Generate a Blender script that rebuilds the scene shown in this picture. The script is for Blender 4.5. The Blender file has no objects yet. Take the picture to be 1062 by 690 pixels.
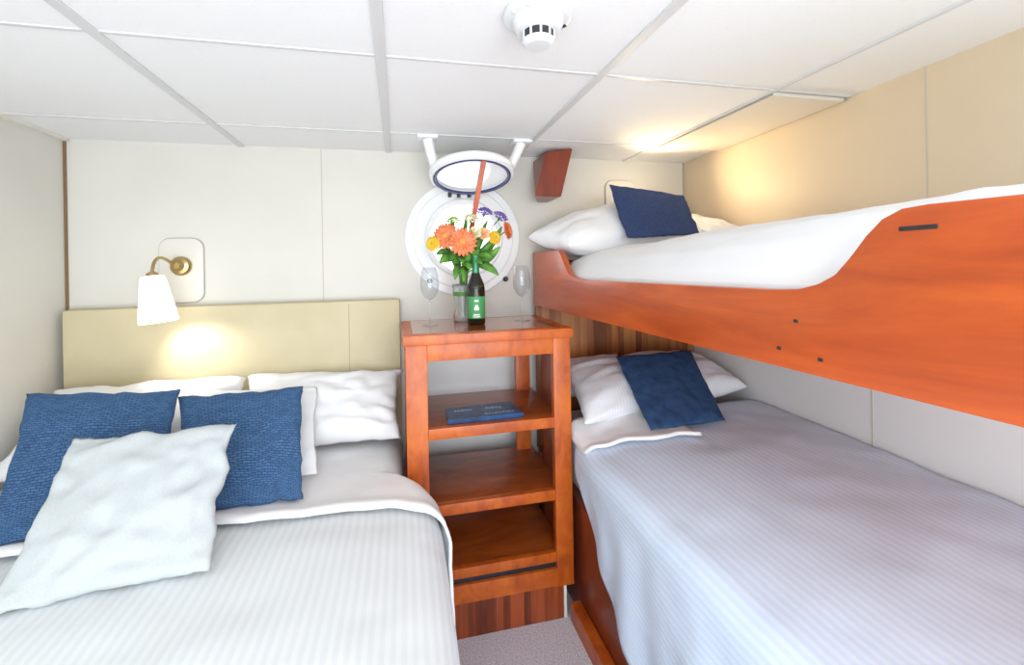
import bpy, bmesh, math, random
from mathutils import Vector, Matrix, noise
random.seed(7)
C = bpy.context.scene.collection
PI = math.pi
R = math.radians

# ------------------------------------------------------------------ camera
W_PX, H_PX = 1062.0, 690.0
F_PX, CX, CY = 440.0, 510.0, 275.0
YAW, ROLL, ZC = R(12.5), R(1.0), 1.42
fw = Vector((math.sin(YAW), math.cos(YAW), 0))
r0 = Vector((math.cos(YAW), -math.sin(YAW), 0))
u0 = Vector((0, 0, 1))
rt = r0*math.cos(ROLL) - u0*math.sin(ROLL)
up = u0*math.cos(ROLL) + r0*math.sin(ROLL)
cd = bpy.data.cameras.new('camera')
cam = bpy.data.objects.new('camera', cd); C.objects.link(cam)
M = Matrix((rt, up, -fw)).transposed().to_4x4()
M.translation = Vector((0, 0, ZC))
cam.matrix_world = M
cd.sensor_fit = 'HORIZONTAL'; cd.sensor_width = 36
cd.lens = F_PX/W_PX*36
cd.shift_x = (W_PX/2 - CX)/W_PX
cd.shift_y = (CY - H_PX/2)/W_PX
cd.clip_start = 0.02
bpy.context.scene.camera = cam

# ------------------------------------------------------------------ light and exposure
vs = bpy.context.scene.view_settings
vs.view_transform = 'Standard'; vs.look = 'None'; vs.gamma = 1; vs.exposure = 0.42
bpy.context.scene.view_settings.use_curve_mapping = False
w = bpy.data.worlds.new('daylight'); bpy.context.scene.world = w; w.use_nodes = True
bg = w.node_tree.nodes['Background']; bg.inputs[0].default_value = (0.93, 0.97, 1, 1); bg.inputs[1].default_value = 3.0

def area(name, loc, target, sx, sy, power, col):
    l = bpy.data.lights.new(name, 'AREA'); l.shape = 'RECTANGLE'; l.size = sx; l.size_y = sy
    l.energy = power; l.color = col
    o = bpy.data.objects.new(name, l); C.objects.link(o); o.location = loc
    o.rotation_euler = (Vector(target)-Vector(loc)).to_track_quat('-Z', 'Y').to_euler()
    return o
area('rear_fill_light', (0.1, -1.28, 1.0), (0.1, 2.0, 1.15), 2.3, 1.7, 54, (0.88, 0.945, 1.0))  # added soft fill from behind the camera, no real doorway there
area('overhead_fill_light', (0.1, -0.55, 1.97), (0.1, -0.3, 0.0), 1.6, 0.8, 9, (0.95, 0.97, 1.0))  # unseen fill lamp added near the ceiling to brighten the cabin
def lamp_light(name, loc, target, power, col, ang, blend=0.7, rad=0.03):
    l = bpy.data.lights.new(name, 'SPOT'); l.energy = power; l.color = col
    l.spot_size = R(ang); l.spot_blend = blend; l.shadow_soft_size = rad
    o = bpy.data.objects.new(name, l); C.objects.link(o); o.location = loc
    o.rotation_euler = (Vector(target)-Vector(loc)).to_track_quat('-Z', 'Y').to_euler()
    return o

# ------------------------------------------------------------------ materials
def mat(name, col, rough=0.6, spec=0.5, metal=0.0):
    m = bpy.data.materials.new(name); m.use_nodes = True
    b = m.node_tree.nodes['Principled BSDF']
    b.inputs['Base Color'].default_value = (*col, 1)
    b.inputs['Roughness'].default_value = rough
    b.inputs['Metallic'].default_value = metal
    b.inputs['Specular IOR Level'].default_value = spec
    return m
def nodes(m):
    nt = m.node_tree
    return nt, nt.nodes['Principled BSDF']
def N(nt, t, **kw):
    n = nt.nodes.new(t)
    for k, v in kw.items():
        if k in n.inputs.keys(): n.inputs[k].default_value = v
        else: setattr(n, k, v)
    return n
def coord(nt, kind='Object', scale=(1, 1, 1)):
    tc = N(nt, 'ShaderNodeTexCoord'); mp = N(nt, 'ShaderNodeMapping')
    mp.inputs['Scale'].default_value = scale
    nt.links.new(tc.outputs[kind], mp.inputs[0]); return mp.outputs[0]
def ramp(nt, src, stops):
    r = N(nt, 'ShaderNodeValToRGB'); e = r.color_ramp.elements
    while len(e) < len(stops): e.new(0.5)
    for i, (p, c) in enumerate(stops):
        e[i].position = p; e[i].color = (*c, 1)
    nt.links.new(src, r.inputs[0]); return r.outputs[0]
def bump(nt, b, src, strength, dist=0.002):
    n = N(nt, 'ShaderNodeBump'); n.inputs['Strength'].default_value = strength; n.inputs['Distance'].default_value = dist
    nt.links.new(src, n.inputs['Height']); nt.links.new(n.outputs[0], b.inputs['Normal'])
def noise_mat(name, c1, c2, scale, rough=0.6, spec=0.4, bs=0.0, bd=0.002, sc=(1, 1, 1), kind='Object', lo=0.35, hi=0.65, detail=5):
    m = mat(name, c1, rough, spec); nt, b = nodes(m)
    n = N(nt, 'ShaderNodeTexNoise', Scale=scale, Detail=detail)
    nt.links.new(coord(nt, kind, sc), n.inputs['Vector'])
    nt.links.new(ramp(nt, n.outputs[0], [(lo, c1), (hi, c2)]), b.inputs['Base Color'])
    if bs: bump(nt, b, n.outputs[0], bs, bd)
    return m
def wood(name, cs, sc, rough=0.3, coat=0.3):
    m = mat(name, cs[0], rough, 0.5); nt, b = nodes(m)
    v = coord(nt, 'Object', sc)
    n = N(nt, 'ShaderNodeTexNoise', Scale=3.0, Detail=8, Roughness=0.65, Distortion=0.6)
    nt.links.new(v, n.inputs['Vector'])
    k = len(cs)
    nt.links.new(ramp(nt, n.outputs[0], [(0.3+0.42*i/(k-1), c) for i, c in enumerate(cs)]), b.inputs['Base Color'])
    b.inputs['Coat Weight'].default_value = coat; b.inputs['Coat Roughness'].default_value = 0.15
    return m
def slat_wood(name, cs, width, axis='X'):
    m = mat(name, cs[0], 0.4, 0.4); nt, b = nodes(m)
    tc = N(nt, 'ShaderNodeTexCoord'); sp = N(nt, 'ShaderNodeSeparateXYZ')
    nt.links.new(tc.outputs['Object'], sp.inputs[0])
    d = N(nt, 'ShaderNodeMath', operation='DIVIDE'); d.inputs[1].default_value = width
    nt.links.new(sp.outputs[axis], d.inputs[0])
    f = N(nt, 'ShaderNodeMath', operation='FLOOR'); nt.links.new(d.outputs[0], f.inputs[0])
    wn = N(nt, 'ShaderNodeTexWhiteNoise', noise_dimensions='1D'); nt.links.new(f.outputs[0], wn.inputs['W'])
    nn = N(nt, 'ShaderNodeTexNoise', Scale=4.0, Detail=6)
    nt.links.new(coord(nt, 'Object', (14, 14, 1.2)), nn.inputs['Vector'])
    mx = N(nt, 'ShaderNodeMath', operation='MULTIPLY_ADD'); mx.inputs[1].default_value = 0.8
    sb = N(nt, 'ShaderNodeMath', operation='MULTIPLY_ADD'); sb.inputs[1].default_value = 0.9; sb.inputs[2].default_value = -0.22
    nt.links.new(nn.outputs[0], sb.inputs[0])
    nt.links.new(wn.outputs[0], mx.inputs[0]); nt.links.new(sb.outputs[0], mx.inputs[2])
    k = len(cs)
    nt.links.new(ramp(nt, mx.outputs[0], [(0.1+0.75*i/(k-1), c) for i, c in enumerate(cs)]), b.inputs['Base Color'])
    return m
def stripe_cloth(name, c1, c2, width, bs=0.35, warp=0.0):
    m = mat(name, c1, 0.75, 0.2); nt, b = nodes(m)
    wv = N(nt, 'ShaderNodeTexWave', wave_type='BANDS', bands_direction='X', wave_profile='SIN')
    wv.inputs['Scale'].default_value = 1/width/3.2
    wv.inputs['Distortion'].default_value = warp; wv.inputs['Detail Scale'].default_value = 0.4
    nt.links.new(coord(nt, 'UV'), wv.inputs['Vector'])
    nt.links.new(ramp(nt, wv.outputs['Fac'], [(0.3, c1), (0.7, c2)]), b.inputs['Base Color'])
    bump(nt, b, wv.outputs['Fac'], bs, 0.003)
    b.inputs['Sheen Weight'].default_value = 0.1
    return m
def weave(name, dark, light, scale, bs=0.8):
    m = mat(name, dark, 0.8, 0.15); nt, b = nodes(m)
    v = coord(nt, 'UV', (1, 1, 1))
    bt = N(nt, 'ShaderNodeTexBrick', Scale=scale)
    bt.inputs['Mortar Size'].default_value = 0.07; bt.inputs['Mortar Smooth'].default_value = 1.0
    bt.inputs['Brick Width'].default_value = 0.8; bt.inputs['Row Height'].default_value = 0.33
    bt.inputs['Color1'].default_value = (1, 1, 1, 1); bt.inputs['Color2'].default_value = (0.55, 0.55, 0.55, 1); bt.inputs['Mortar'].default_value = (0, 0, 0, 1)
    nt.links.new(v, bt.inputs['Vector'])
    nt.links.new(ramp(nt, bt.outputs['Color'], [(0.0, dark), (0.9, light)]), b.inputs['Base Color'])
    bump(nt, b, bt.outputs['Color'], bs, 0.004)
    return m
def glassy(name, col=(1, 1, 1), rough=0.0, ior=1.45):
    m = mat(name, col, rough); b = m.node_tree.nodes['Principled BSDF']
    b.inputs['Transmission Weight'].default_value = 1.0; b.inputs['IOR'].default_value = ior
    return m
def glow(name, col, strength, base=(0.9, 0.88, 0.82)):
    m = mat(name, base, 0.5); b = m.node_tree.nodes['Principled BSDF']
    b.inputs['Emission Color'].default_value = (*col, 1); b.inputs['Emission Strength'].default_value = strength
    return m

M_wall = noise_mat('painted_panel', (0.69, 0.67, 0.61), (0.72, 0.70, 0.64), 3, 0.5, 0.3)
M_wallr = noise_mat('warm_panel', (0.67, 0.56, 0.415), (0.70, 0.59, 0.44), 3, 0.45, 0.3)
M_tile = noise_mat('ceiling_tile', (0.90, 0.90, 0.90), (0.80, 0.80, 0.81), 130, 0.85, 0.1, 0.25, 0.002, lo=0.6, hi=0.78)
M_grid = mat('grid_metal', (0.68, 0.68, 0.68), 0.4)
M_seam = mat('seam_grey', (0.42, 0.41, 0.38), 0.6)
M_seaml = mat('seam_pale', (0.55, 0.50, 0.43), 0.6)
M_brown = mat('corner_brown', (0.22, 0.13, 0.06), 0.5)
M_cream = mat('cream_trim', (0.76, 0.73, 0.66), 0.4)
M_carpet = noise_mat('carpet', (0.50, 0.47, 0.51), (0.84, 0.80, 0.85), 160, 0.95, 0.1, 0.9, 0.006, lo=0.3, hi=0.7)
M_white = mat('white_plastic', (0.76, 0.78, 0.79), 0.35)
M_enamel = mat('white_enamel', (0.88, 0.89, 0.9), 0.25)
M_dark = mat('dark_slot', (0.02, 0.02, 0.025), 0.5)
M_navyrub = mat('navy_gasket', (0.03, 0.04, 0.16), 0.4)
M_rail = wood('bunk_mahogany', [(0.36, 0.050, 0.007), (0.50, 0.080, 0.010), (0.62, 0.115, 0.015)], (3, 0.7, 5), 0.35, 0.15)
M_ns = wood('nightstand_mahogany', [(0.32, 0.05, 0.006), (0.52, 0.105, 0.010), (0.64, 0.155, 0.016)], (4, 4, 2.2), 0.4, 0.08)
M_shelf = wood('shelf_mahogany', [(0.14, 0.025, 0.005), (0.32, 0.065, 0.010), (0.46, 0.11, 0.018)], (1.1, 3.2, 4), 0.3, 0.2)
M_gloss = wood('polished_mahogany', [(0.16, 0.03, 0.006), (0.34, 0.075, 0.012), (0.46, 0.12, 0.02)], (1.1, 3.2, 4), 0.15, 0.8)
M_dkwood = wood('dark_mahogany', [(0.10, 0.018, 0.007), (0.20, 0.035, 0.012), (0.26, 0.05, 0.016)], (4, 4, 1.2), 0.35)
M_corbel = wood('corbel_mahogany', [(0.15, 0.020, 0.008), (0.22, 0.032, 0.010), (0.26, 0.042, 0.013)], (4, 4, 1.2), 0.35)
M_slat = slat_wood('slatted_teak', [(0.13, 0.035, 0.010), (0.24, 0.075, 0.02), (0.36, 0.13, 0.035), (0.46, 0.19, 0.055)], 0.036)
M_toe = slat_wood('slatted_rosewood', [(0.09, 0.018, 0.008), (0.2, 0.04, 0.013), (0.36, 0.075, 0.02)], 0.028)
M_head = noise_mat('beige_vinyl', (0.60, 0.52, 0.33), (0.64, 0.56, 0.37), 6, 0.5, 0.35, 0.15, 0.001)
M_mattress = mat('mattress_ticking', (0.78, 0.78, 0.78), 0.8)
M_cover = stripe_cloth('striped_coverlet', (0.715, 0.755, 0.775), (0.765, 0.80, 0.815), 0.022, 0.18)
M_coverb = stripe_cloth('striped_blue_coverlet', (0.62, 0.725, 0.88), (0.68, 0.78, 0.915), 0.020, 0.13)
M_sheet = noise_mat('white_sheet', (0.85, 0.85, 0.86), (0.88, 0.88, 0.89), 9, 0.8, 0.15, 0.25, 0.006, lo=0.3, hi=0.7)
M_duvet = noise_mat('white_duvet', (0.86, 0.87, 0.89), (0.89, 0.90, 0.91), 7, 0.8, 0.15, 0.35, 0.01, lo=0.3, hi=0.7)
M_pstripe = stripe_cloth('pillow_sateen_stripe', (0.80, 0.83, 0.88), (0.86, 0.88, 0.92), 0.013, 0.08)
M_navy = weave('navy_basket_weave', (0.018, 0.052, 0.14), (0.085, 0.18, 0.345), 46, 0.7)
M_suede = noise_mat('navy_suede', (0.026, 0.062, 0.15), (0.042, 0.09, 0.20), 26, 0.85, 0.1, 0.2, 0.002)
M_suede2 = noise_mat('navy_felt', (0.03, 0.05, 0.13), (0.045, 0.07, 0.17), 120, 0.9, 0.1, 0.25, 0.002)
M_cushion = noise_mat('pale_grey_linen', (0.52, 0.56, 0.57), (0.56, 0.60, 0.61), 220, 0.9, 0.1, 0.25, 0.001)
M_brass = mat('antique_brass', (0.50, 0.36, 0.17), 0.28, 0.5, 1.0)
M_shade = glow('lit_glass_shade', (1.0, 0.95, 0.86), 1.6)
M_glass = bpy.data.materials.new('clear_glass'); M_glass.use_nodes = True
nt = M_glass.node_tree; nt.nodes.clear()
out = N(nt, 'ShaderNodeOutputMaterial'); mx = N(nt, 'ShaderNodeMixShader'); tr = N(nt, 'ShaderNodeBsdfTransparent'); gl = N(nt, 'ShaderNodeBsdfGlossy')
tr.inputs[0].default_value = (0.95, 0.96, 0.97, 1); gl.inputs['Roughness'].default_value = 0.04; gl.inputs[0].default_value = (0.75, 0.78, 0.8, 1)
lw = N(nt, 'ShaderNodeLayerWeight'); lw.inputs['Blend'].default_value = 0.5
pw = N(nt, 'ShaderNodeMath', operation='POWER'); pw.inputs[1].default_value = 3.0
ml = N(nt, 'ShaderNodeMath', operation='MULTIPLY_ADD'); ml.inputs[1].default_value = 0.45; ml.inputs[2].default_value = 0.03
nt.links.new(lw.outputs['Facing'], pw.inputs[0]); nt.links.new(pw.outputs[0], ml.inputs[0])
nt.links.new(ml.outputs[0], mx.inputs[0]); nt.links.new(tr.outputs[0], mx.inputs[1]); nt.links.new(gl.outputs[0], mx.inputs[2]); nt.links.new(mx.outputs[0], out.inputs[0])
M_pane = glassy('porthole_glass', (0.97, 0.99, 1))
M_vase = glassy('frosted_vase_glass', (0.93, 0.95, 0.93), 0.25)
M_vase.node_tree.nodes['Principled BSDF'].inputs['Transmission Weight'].default_value = 0.8
M_bottle = mat('dark_green_bottle', (0.012, 0.014, 0.006), 0.08)
M_foil = mat('green_foil', (0.05, 0.25, 0.12), 0.35, 0.5, 0.4)
M_label = mat('green_label', (0.06, 0.30, 0.10), 0.5)
M_mark = mat('white_print', (0.85, 0.88, 0.85), 0.6)
M_gold = mat('gold_print', (0.55, 0.38, 0.06), 0.4)
M_stem = mat('flower_stem', (0.07, 0.22, 0.04), 0.5)
M_leaf = noise_mat('green_leaf', (0.05, 0.20, 0.025), (0.16, 0.38, 0.06), 25, 0.45)
M_orange = noise_mat('orange_petal', (0.78, 0.19, 0.06), (0.88, 0.32, 0.15), 40, 0.6)
M_peach = mat('peach_petal', (0.92, 0.55, 0.30), 0.6)
M_yellow = mat('yellow_petal', (0.86, 0.55, 0.03), 0.6)
M_purple = mat('purple_petal', (0.22, 0.14, 0.50), 0.6)
M_cpale = mat('cream_petal', (0.85, 0.82, 0.55), 0.6)
M_eye = mat('flower_eye', (0.75, 0.33, 0.08), 0.8)
M_book = noise_mat('blue_book_cover', (0.010, 0.032, 0.10), (0.018, 0.08, 0.22), 14, 0.25)
M_page = mat('page_paper', (0.75, 0.73, 0.68), 0.8)
M_blueprint = mat('pale_blue_print', (0.35, 0.6, 0.8), 0.5)

# ------------------------------------------------------------------ builders
def empty(name, loc):
    o = bpy.data.objects.new(name, None); C.objects.link(o); o.location = loc; o.empty_display_size = 0.05
    return o
def tag(o, label=None, cat=None, group=None, kind=None):
    if label: o['label'] = label
    if cat: o['category'] = cat
    if group: o['group'] = group
    if kind: o['kind'] = kind
    return o
def thing(name, loc, label, cat, group=None): return tag(empty(name, loc), label, cat, group)
def wloc(o):
    v = Vector(o.location)
    while o.parent: o = o.parent; v += Vector(o.location)
    return v
def link(name, bm, m, parent=None, origin=None, smooth=False, label=None, recalc=True):
    """bm holds world coordinates; the object's origin is `origin` or the parent's"""
    base = wloc(parent) if parent else Vector((0, 0, 0))
    org = Vector(origin) if origin is not None else base
    if recalc: bmesh.ops.recalc_face_normals(bm, faces=bm.faces)
    bmesh.ops.translate(bm, verts=bm.verts, vec=-org)
    me = bpy.data.meshes.new(name); bm.to_mesh(me); bm.free()
    me.materials.append(m)
    if smooth:
        for p in me.polygons: p.use_smooth = True
    o = bpy.data.objects.new(name, me); C.objects.link(o)
    o.parent = parent; o.location = org-base
    if label: o['label'] = label
    return o
def auto(o, ang=40):
    for p in o.data.polygons: p.use_smooth = True
    bm = bmesh.new(); bm.from_mesh(o.data)
    for e in bm.edges:
        if len(e.link_faces) == 2 and e.calc_face_angle(0) > R(ang): e.smooth = False
    bm.to_mesh(o.data); bm.free(); return o
def box(bm, x0, x1, y0, y1, z0, z1, bev=0.0):
    t = bmesh.new()
    vs = [t.verts.new(p) for p in ((x0,y0,z0),(x1,y0,z0),(x1,y1,z0),(x0,y1,z0),(x0,y0,z1),(x1,y0,z1),(x1,y1,z1),(x0,y1,z1))]
    for f in ((0,3,2,1),(4,5,6,7),(0,1,5,4),(1,2,6,5),(2,3,7,6),(3,0,4,7)): t.faces.new([vs[i] for i in f])
    if bev: bmesh.ops.bevel(t, geom=t.edges, offset=bev, segments=2, affect='EDGES', profile=0.6)
    merge(bm, t); return bm
def merge(bm, t):
    me = bpy.data.meshes.new('tmp'); t.to_mesh(me); t.free(); bm.from_mesh(me); bpy.data.meshes.remove(me)
def prism(bm, pts, vec, bev=0.0):
    t = bmesh.new(); vec = Vector(vec)
    a = [t.verts.new(p) for p in pts]; b = [t.verts.new(Vector(p)+vec) for p in pts]
    t.faces.new(a); t.faces.new(list(reversed(b)))
    for i in range(len(a)):
        j = (i+1) % len(a); t.faces.new((a[j], a[i], b[i], b[j]))
    bmesh.ops.recalc_face_normals(t, faces=t.faces)
    if bev: bmesh.ops.bevel(t, geom=t.edges, offset=bev, segments=2, affect='EDGES', profile=0.6)
    merge(bm, t); return bm
def frame_of(d):
    d = Vector(d).normalized(); a = Vector((0, 0, 1)) if abs(d.z) < 0.9 else Vector((1, 0, 0))
    x = d.cross(a).normalized(); return x, d.cross(x).normalized(), d
def lathe(bm, prof, loc, axis=(0, 0, 1), n=32, cap=True):
    """prof: (radius, height) along axis"""
    x, y, d = frame_of(axis); loc = Vector(loc); rings = []
    for r, h in prof:
        if r < 1e-6: rings.append([bm.verts.new(loc+d*h)])
        else: rings.append([bm.verts.new(loc+d*h+(x*math.cos(2*PI*i/n)+y*math.sin(2*PI*i/n))*r) for i in range(n)])
    for a, b in zip(rings, rings[1:]):
        if len(a) == 1 and len(b) == 1: continue
        for i in range(n):
            j = (i+1) % n
            if len(a) == 1: bm.faces.new((a[0], b[j], b[i]))
            elif len(b) == 1: bm.faces.new((a[i], a[j], b[0]))
            else: bm.faces.new((a[i], a[j], b[j], b[i]))
    if cap:
        for rg in (rings[0], rings[-1]):
            if len(rg) > 2: bm.faces.new(rg)
    return bm
def tube(bm, pts, r, n=10):
    pts = [Vector(p) for p in pts]; rings = []
    rr = r if isinstance(r, (list, tuple)) else [r]*len(pts)
    px = None
    for i, p in enumerate(pts):
        d = (pts[min(i+1, len(pts)-1)]-pts[max(i-1, 0)]).normalized()
        if px is None: x, y, _ = frame_of(d)
        else:
            x = (px - d*px.dot(d)).normalized(); y = d.cross(x)
        px = x
        rings.append([bm.verts.new(p+(x*math.cos(2*PI*k/n)+y*math.sin(2*PI*k/n))*rr[i]) for k in range(n)])
    for a, b in zip(rings, rings[1:]):
        for i in range(n): bm.faces.new((a[i], a[(i+1) % n], b[(i+1) % n], b[i]))
    bm.faces.new(rings[0]); bm.faces.new(rings[-1]); return bm
def bez(p0, p1, p2, n=10):
    p0, p1, p2 = map(Vector, (p0, p1, p2))
    return [p0*(1-t)**2+p1*2*t*(1-t)+p2*t*t for t in [i/n for i in range(n+1)]]
def interp(x, pts):
    if x <= pts[0][0]: return pts[0][1]
    for (a, va), (b, vb) in zip(pts, pts[1:]):
        if x <= b:
            t = (x-a)/(b-a); t = t*t*(3-2*t); return va+(vb-va)*t
    return pts[-1][1]
def lin(x, pts):
    if x <= pts[0][0]: return pts[0][1]
    for (a, va), (b, vb) in zip(pts, pts[1:]):
        if x <= b: return va+(vb-va)*(x-a)/(b-a)
    return pts[-1][1]
def fbm(x, y, z=0.0, o=4):
    return noise.fractal(Vector((x, y, z)), 1.0, 2.0, o)
def sheet(name, rows, m, parent=None, origin=None, thick=0.012):
    """rows: list of lists of world points -> a cloth with a real thickness and metre UVs"""
    bm = bmesh.new(); uv = bm.loops.layers.uv.new('UVMap')
    g = [[bm.verts.new(p) for p in r] for r in rows]
    mid = rows[len(rows)//2]; us = [0.0]
    for a, b in zip(mid, mid[1:]): us.append(us[-1]+(Vector(b)-Vector(a)).length)
    for i in range(len(g)-1):
        for j in range(len(g[0])-1):
            f = bm.faces.new((g[i][j], g[i][j+1], g[i+1][j+1], g[i+1][j]))
            for l, (a, b) in zip(f.loops, ((i, j), (i, j+1), (i+1, j+1), (i+1, j))):
                l[uv].uv = (us[b], rows[a][b][1])
    o = link(name, bm, m, parent, origin, smooth=True, recalc=False)
    s = o.modifiers.new('thickness', 'SOLIDIFY'); s.thickness = thick; s.offset = -1
    return o
def pillow(name, corners, thick, m, parent=None, label=None, cat=None, group=None, en=0.005, pinch=0.06, seed=0, wr=0.012, n=34, sag=None, piping=None, power=0.42, front=1.0, back=1.0):
    """corners TL TR BR BL in the world; a stuffed closed pillow with drawn-in edges and a seam"""
    TL, TR, BR, BL = map(Vector, corners)
    nrm = (TR-TL).cross(BL-TL).normalized()
    lu = ((TR-TL).length+(BR-BL).length)/2; lv = ((BL-TL).length+(BR-TR).length)/2
    bm = bmesh.new(); uv = bm.loops.layers.uv.new('UVMap')
    def P(u, v, side):
        a, b = (u+1)/2, (v+1)/2
        au = 1-pinch*(1-v*v)**1.0*0 - pinch*(1-abs(v)**2)*abs(u)
        av = 1-pinch*(1-abs(u)**2)*abs(v)
        uu, vv = u*au, v*av
        a, b = (uu+1)/2, (vv+1)/2
        p = (TL*(1-a)+TR*a)*(1-b)+(BL*(1-a)+BR*a)*b
        prof = (max(0, 1-u*u)*max(0, 1-v*v))**power
        ed = 1-max(abs(u), abs(v))**6
        h = prof*thick/2*(front if side > 0 else back)
        wv = wr*ed*(fbm(u*1.6+seed, v*1.6, seed*1.7+side)+0.5*fbm(u*4+seed*3, v*3, seed+side))
        # pleats that run in from the corners
        q = p + nrm*(side*(h+wv*(1 if prof > 0.1 else 0.5)))
        e = (abs(u)**8+abs(v)**8)
        q += (nrm*fbm(u*3+seed, v*3, 5)*en + (TR-TL).normalized()*fbm(v*2.2, seed, u*2)*en+(BL-TL).normalized()*fbm(u*2.2, seed+4, v*2)*en)
        if sag: q = sag(q, u, v)
        return q
    G = {}
    for side in (1, -1):
        for i in range(n+1):
            for j in range(n+1):
                bd = i in (0, n) or j in (0, n)
                if bd and side < 0: G[side, i, j] = G[1, i, j]; continue
                # denser near the rim
                u = math.sin((2*i/n-1)*PI/2); v = math.sin((2*j/n-1)*PI/2)
                u = 0.5*u+0.5*(2*i/n-1); v = 0.5*v+0.5*(2*j/n-1)
                G[side, i, j] = bm.verts.new(P(u, v, side if not bd else 1) if not bd else P(u, v, 0))
    for side in (1, -1):
        for i in range(n):
            for j in range(n):
                ids = ((i, j), (i+1, j), (i+1, j+1), (i, j+1))
                if side < 0: ids = ids[::-1]
                f = bm.faces.new([G[(side,)+k] for k in ids])
                for l, (a, b) in zip(f.loops, ids): l[uv].uv = (a/n*lu, b/n*lv)
    ctr = (BL+BR)/2
    o = link(name, bm, m, parent, origin=ctr if not parent else None, smooth=True)
    tag(o, label, cat, group)
    if piping:
        rim = [Vector(G0) for G0 in []]
    return o
def rbox(name, x0, x1, y0, y1, z0, z1, m, parent=None, bev=0.004, label=None, origin=None):
    bm = bmesh.new(); box(bm, x0, x1, y0, y1, z0, z1, bev)
    return auto(link(name, bm, m, parent, origin, label=label), 50)
def struct(name, bm, m, parent=None, label=None, cat=None, smooth=False):
    o = link(name, bm, m, parent, smooth=smooth)
    if not parent: tag(o, label, cat, kind='structure')
    return o
#==STRUCTURE==
# ------------------------------------------------------------------ the room
XL, YB, ZT, YR = -1.40, 2.19, 2.0, -1.35
def XR(y): return 1.65-0.063*(YB-y)
bm = bmesh.new(); box(bm, XL-0.1, 1.8, YR-0.1, YB+0.1, -0.08, 0.0)
struct('floor', bm, M_carpet, label='grey flecked carpet floor between the beds', cat='floor')
# ceiling: lay-in panels that stop short of the grid
bm = bmesh.new()
xs = [XL-0.08, -0.705, -0.037, 0.62, 1.26, 1.8]; ys = [YR-0.08, -0.80, -0.14, 0.53, 1.20, 1.88, YB+0.08]
for i in range(len(xs)-1):
    for j in range(len(ys)-1):
        box(bm, xs[i]+0.004, xs[i+1]-0.004, ys[j]+0.004, ys[j+1]-0.004, ZT, ZT+0.02, 0.003)
box(bm, XL-0.1, 1.8, YR-0.1, YB+0.1, ZT+0.02, ZT+0.08)
struct('ceiling', bm, M_tile, label='white tiled ceiling', cat='ceiling')
k = 0
for x in xs[1:-1]:
    k += 1; bm = bmesh.new(); wd = 0.014 if x < 1 else 0.007
    box(bm, x-wd, x+wd, YR, YB, ZT-0.007, ZT+0.002, 0.002)
    struct('trim_%d' % k, bm, M_grid, label='long ceiling grid bar', cat='ceiling bar')
for y in ys[1:-1]:
    k += 1; bm = bmesh.new()
    box(bm, XL, XR(y)-0.002, y-0.006, y+0.006, ZT-0.0035, ZT+0.002, 0.001)
    struct('trim_%d' % k, bm, M_grid, label='thin cross bar of the ceiling grid', cat='ceiling bar')
bm = bmesh.new(); prism(bm, [(1.272, 1.212, ZT-0.014), (XR(1.2)-0.012, 1.212, ZT-0.014), (XR(1.87)-0.012, 1.868, ZT-0.014), (1.272, 1.868, ZT-0.014)], (0, 0, 0.013), 0.002)
struct('ceiling_panel', bm, M_cream, label='cream ceiling hatch panel above the upper bunk', cat='ceiling panel')
for pts in ([(1.2695, 1.215), (1.2715, 1.215), (1.2715, 1.866), (1.2695, 1.866)], [(XR(1.2)-0.012, 1.212), (XR(1.2)-0.003, 1.212), (XR(1.87)-0.003, 1.868), (XR(1.87)-0.012, 1.868)]):
    k += 1; bm = bmesh.new(); prism(bm, [(x, y, ZT-0.011) for x, y in pts], (0, 0, 0.010))
    struct('trim_%d' % k, bm, M_seam, label='dark gap beside the ceiling hatch', cat='trim')
# back wall with the round opening
HX, HZ, HR = 0.338, 1.562, 0.185
bm = bmesh.new(); n = 48; q = 0.34
def sqp(a):
    c, s = math.cos(a), math.sin(a); m_ = max(abs(c), abs(s)); return (HX+q*c/m_, HZ+q*s/m_)
T = 0.1
ring = [(HX+HR*math.cos(2*PI*i/n), HZ+HR*math.sin(2*PI*i/n)) for i in range(n)]
sq = [sqp(2*PI*i/n+0.0) for i in range(n)]
vi = [bm.verts.new((x, YB, z)) for x, z in ring]; vo = [bm.verts.new((x, YB, z)) for x, z in sq]
vb = [bm.verts.new((x, YB+T, z)) for x, z in ring]; vob = [bm.verts.new((x, YB+T, z)) for x, z in sq]
for i in range(n):
    j = (i+1) % n
    bm.faces.new((vi[i], vi[j], vo[j], vo[i])); bm.faces.new((vi[i], vb[i], vb[j], vi[j])); bm.faces.new((vb[i], vob[i], vob[j], vb[j]))
for x0, x1, z0, z1 in ((XL-0.1, HX-q, 0, ZT), (HX+q, 1.8, 0, ZT), (HX-q, HX+q, 0, HZ-q), (HX-q, HX+q, HZ+q, ZT)):
    if z1 > z0: box(bm, x0, x1, YB, YB+T, z0, z1)
struct('wall_back', bm, M_wall, label='cream panelled wall behind the beds', cat='wall')
M_low = noise_mat('brightened_white_panel', (0.84, 0.86, 0.86), (0.87, 0.89, 0.89), 3, 0.5, 0.3)  # white panelling, its colour also raised to brighten the shaded lower walls
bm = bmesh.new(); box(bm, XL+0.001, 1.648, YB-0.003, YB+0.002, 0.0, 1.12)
struct('wall_back_panel', bm, M_low, label='white lower panelling of the back wall, painted brighter behind the shelf unit', cat='wall panel')
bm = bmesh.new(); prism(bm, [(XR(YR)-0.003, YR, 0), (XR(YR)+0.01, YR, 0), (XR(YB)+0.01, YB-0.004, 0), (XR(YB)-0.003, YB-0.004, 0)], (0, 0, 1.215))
struct('wall_right_panel', bm, M_low, label='white lower panelling of the wall, painted brighter under the upper bunk', cat='wall panel')
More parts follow.
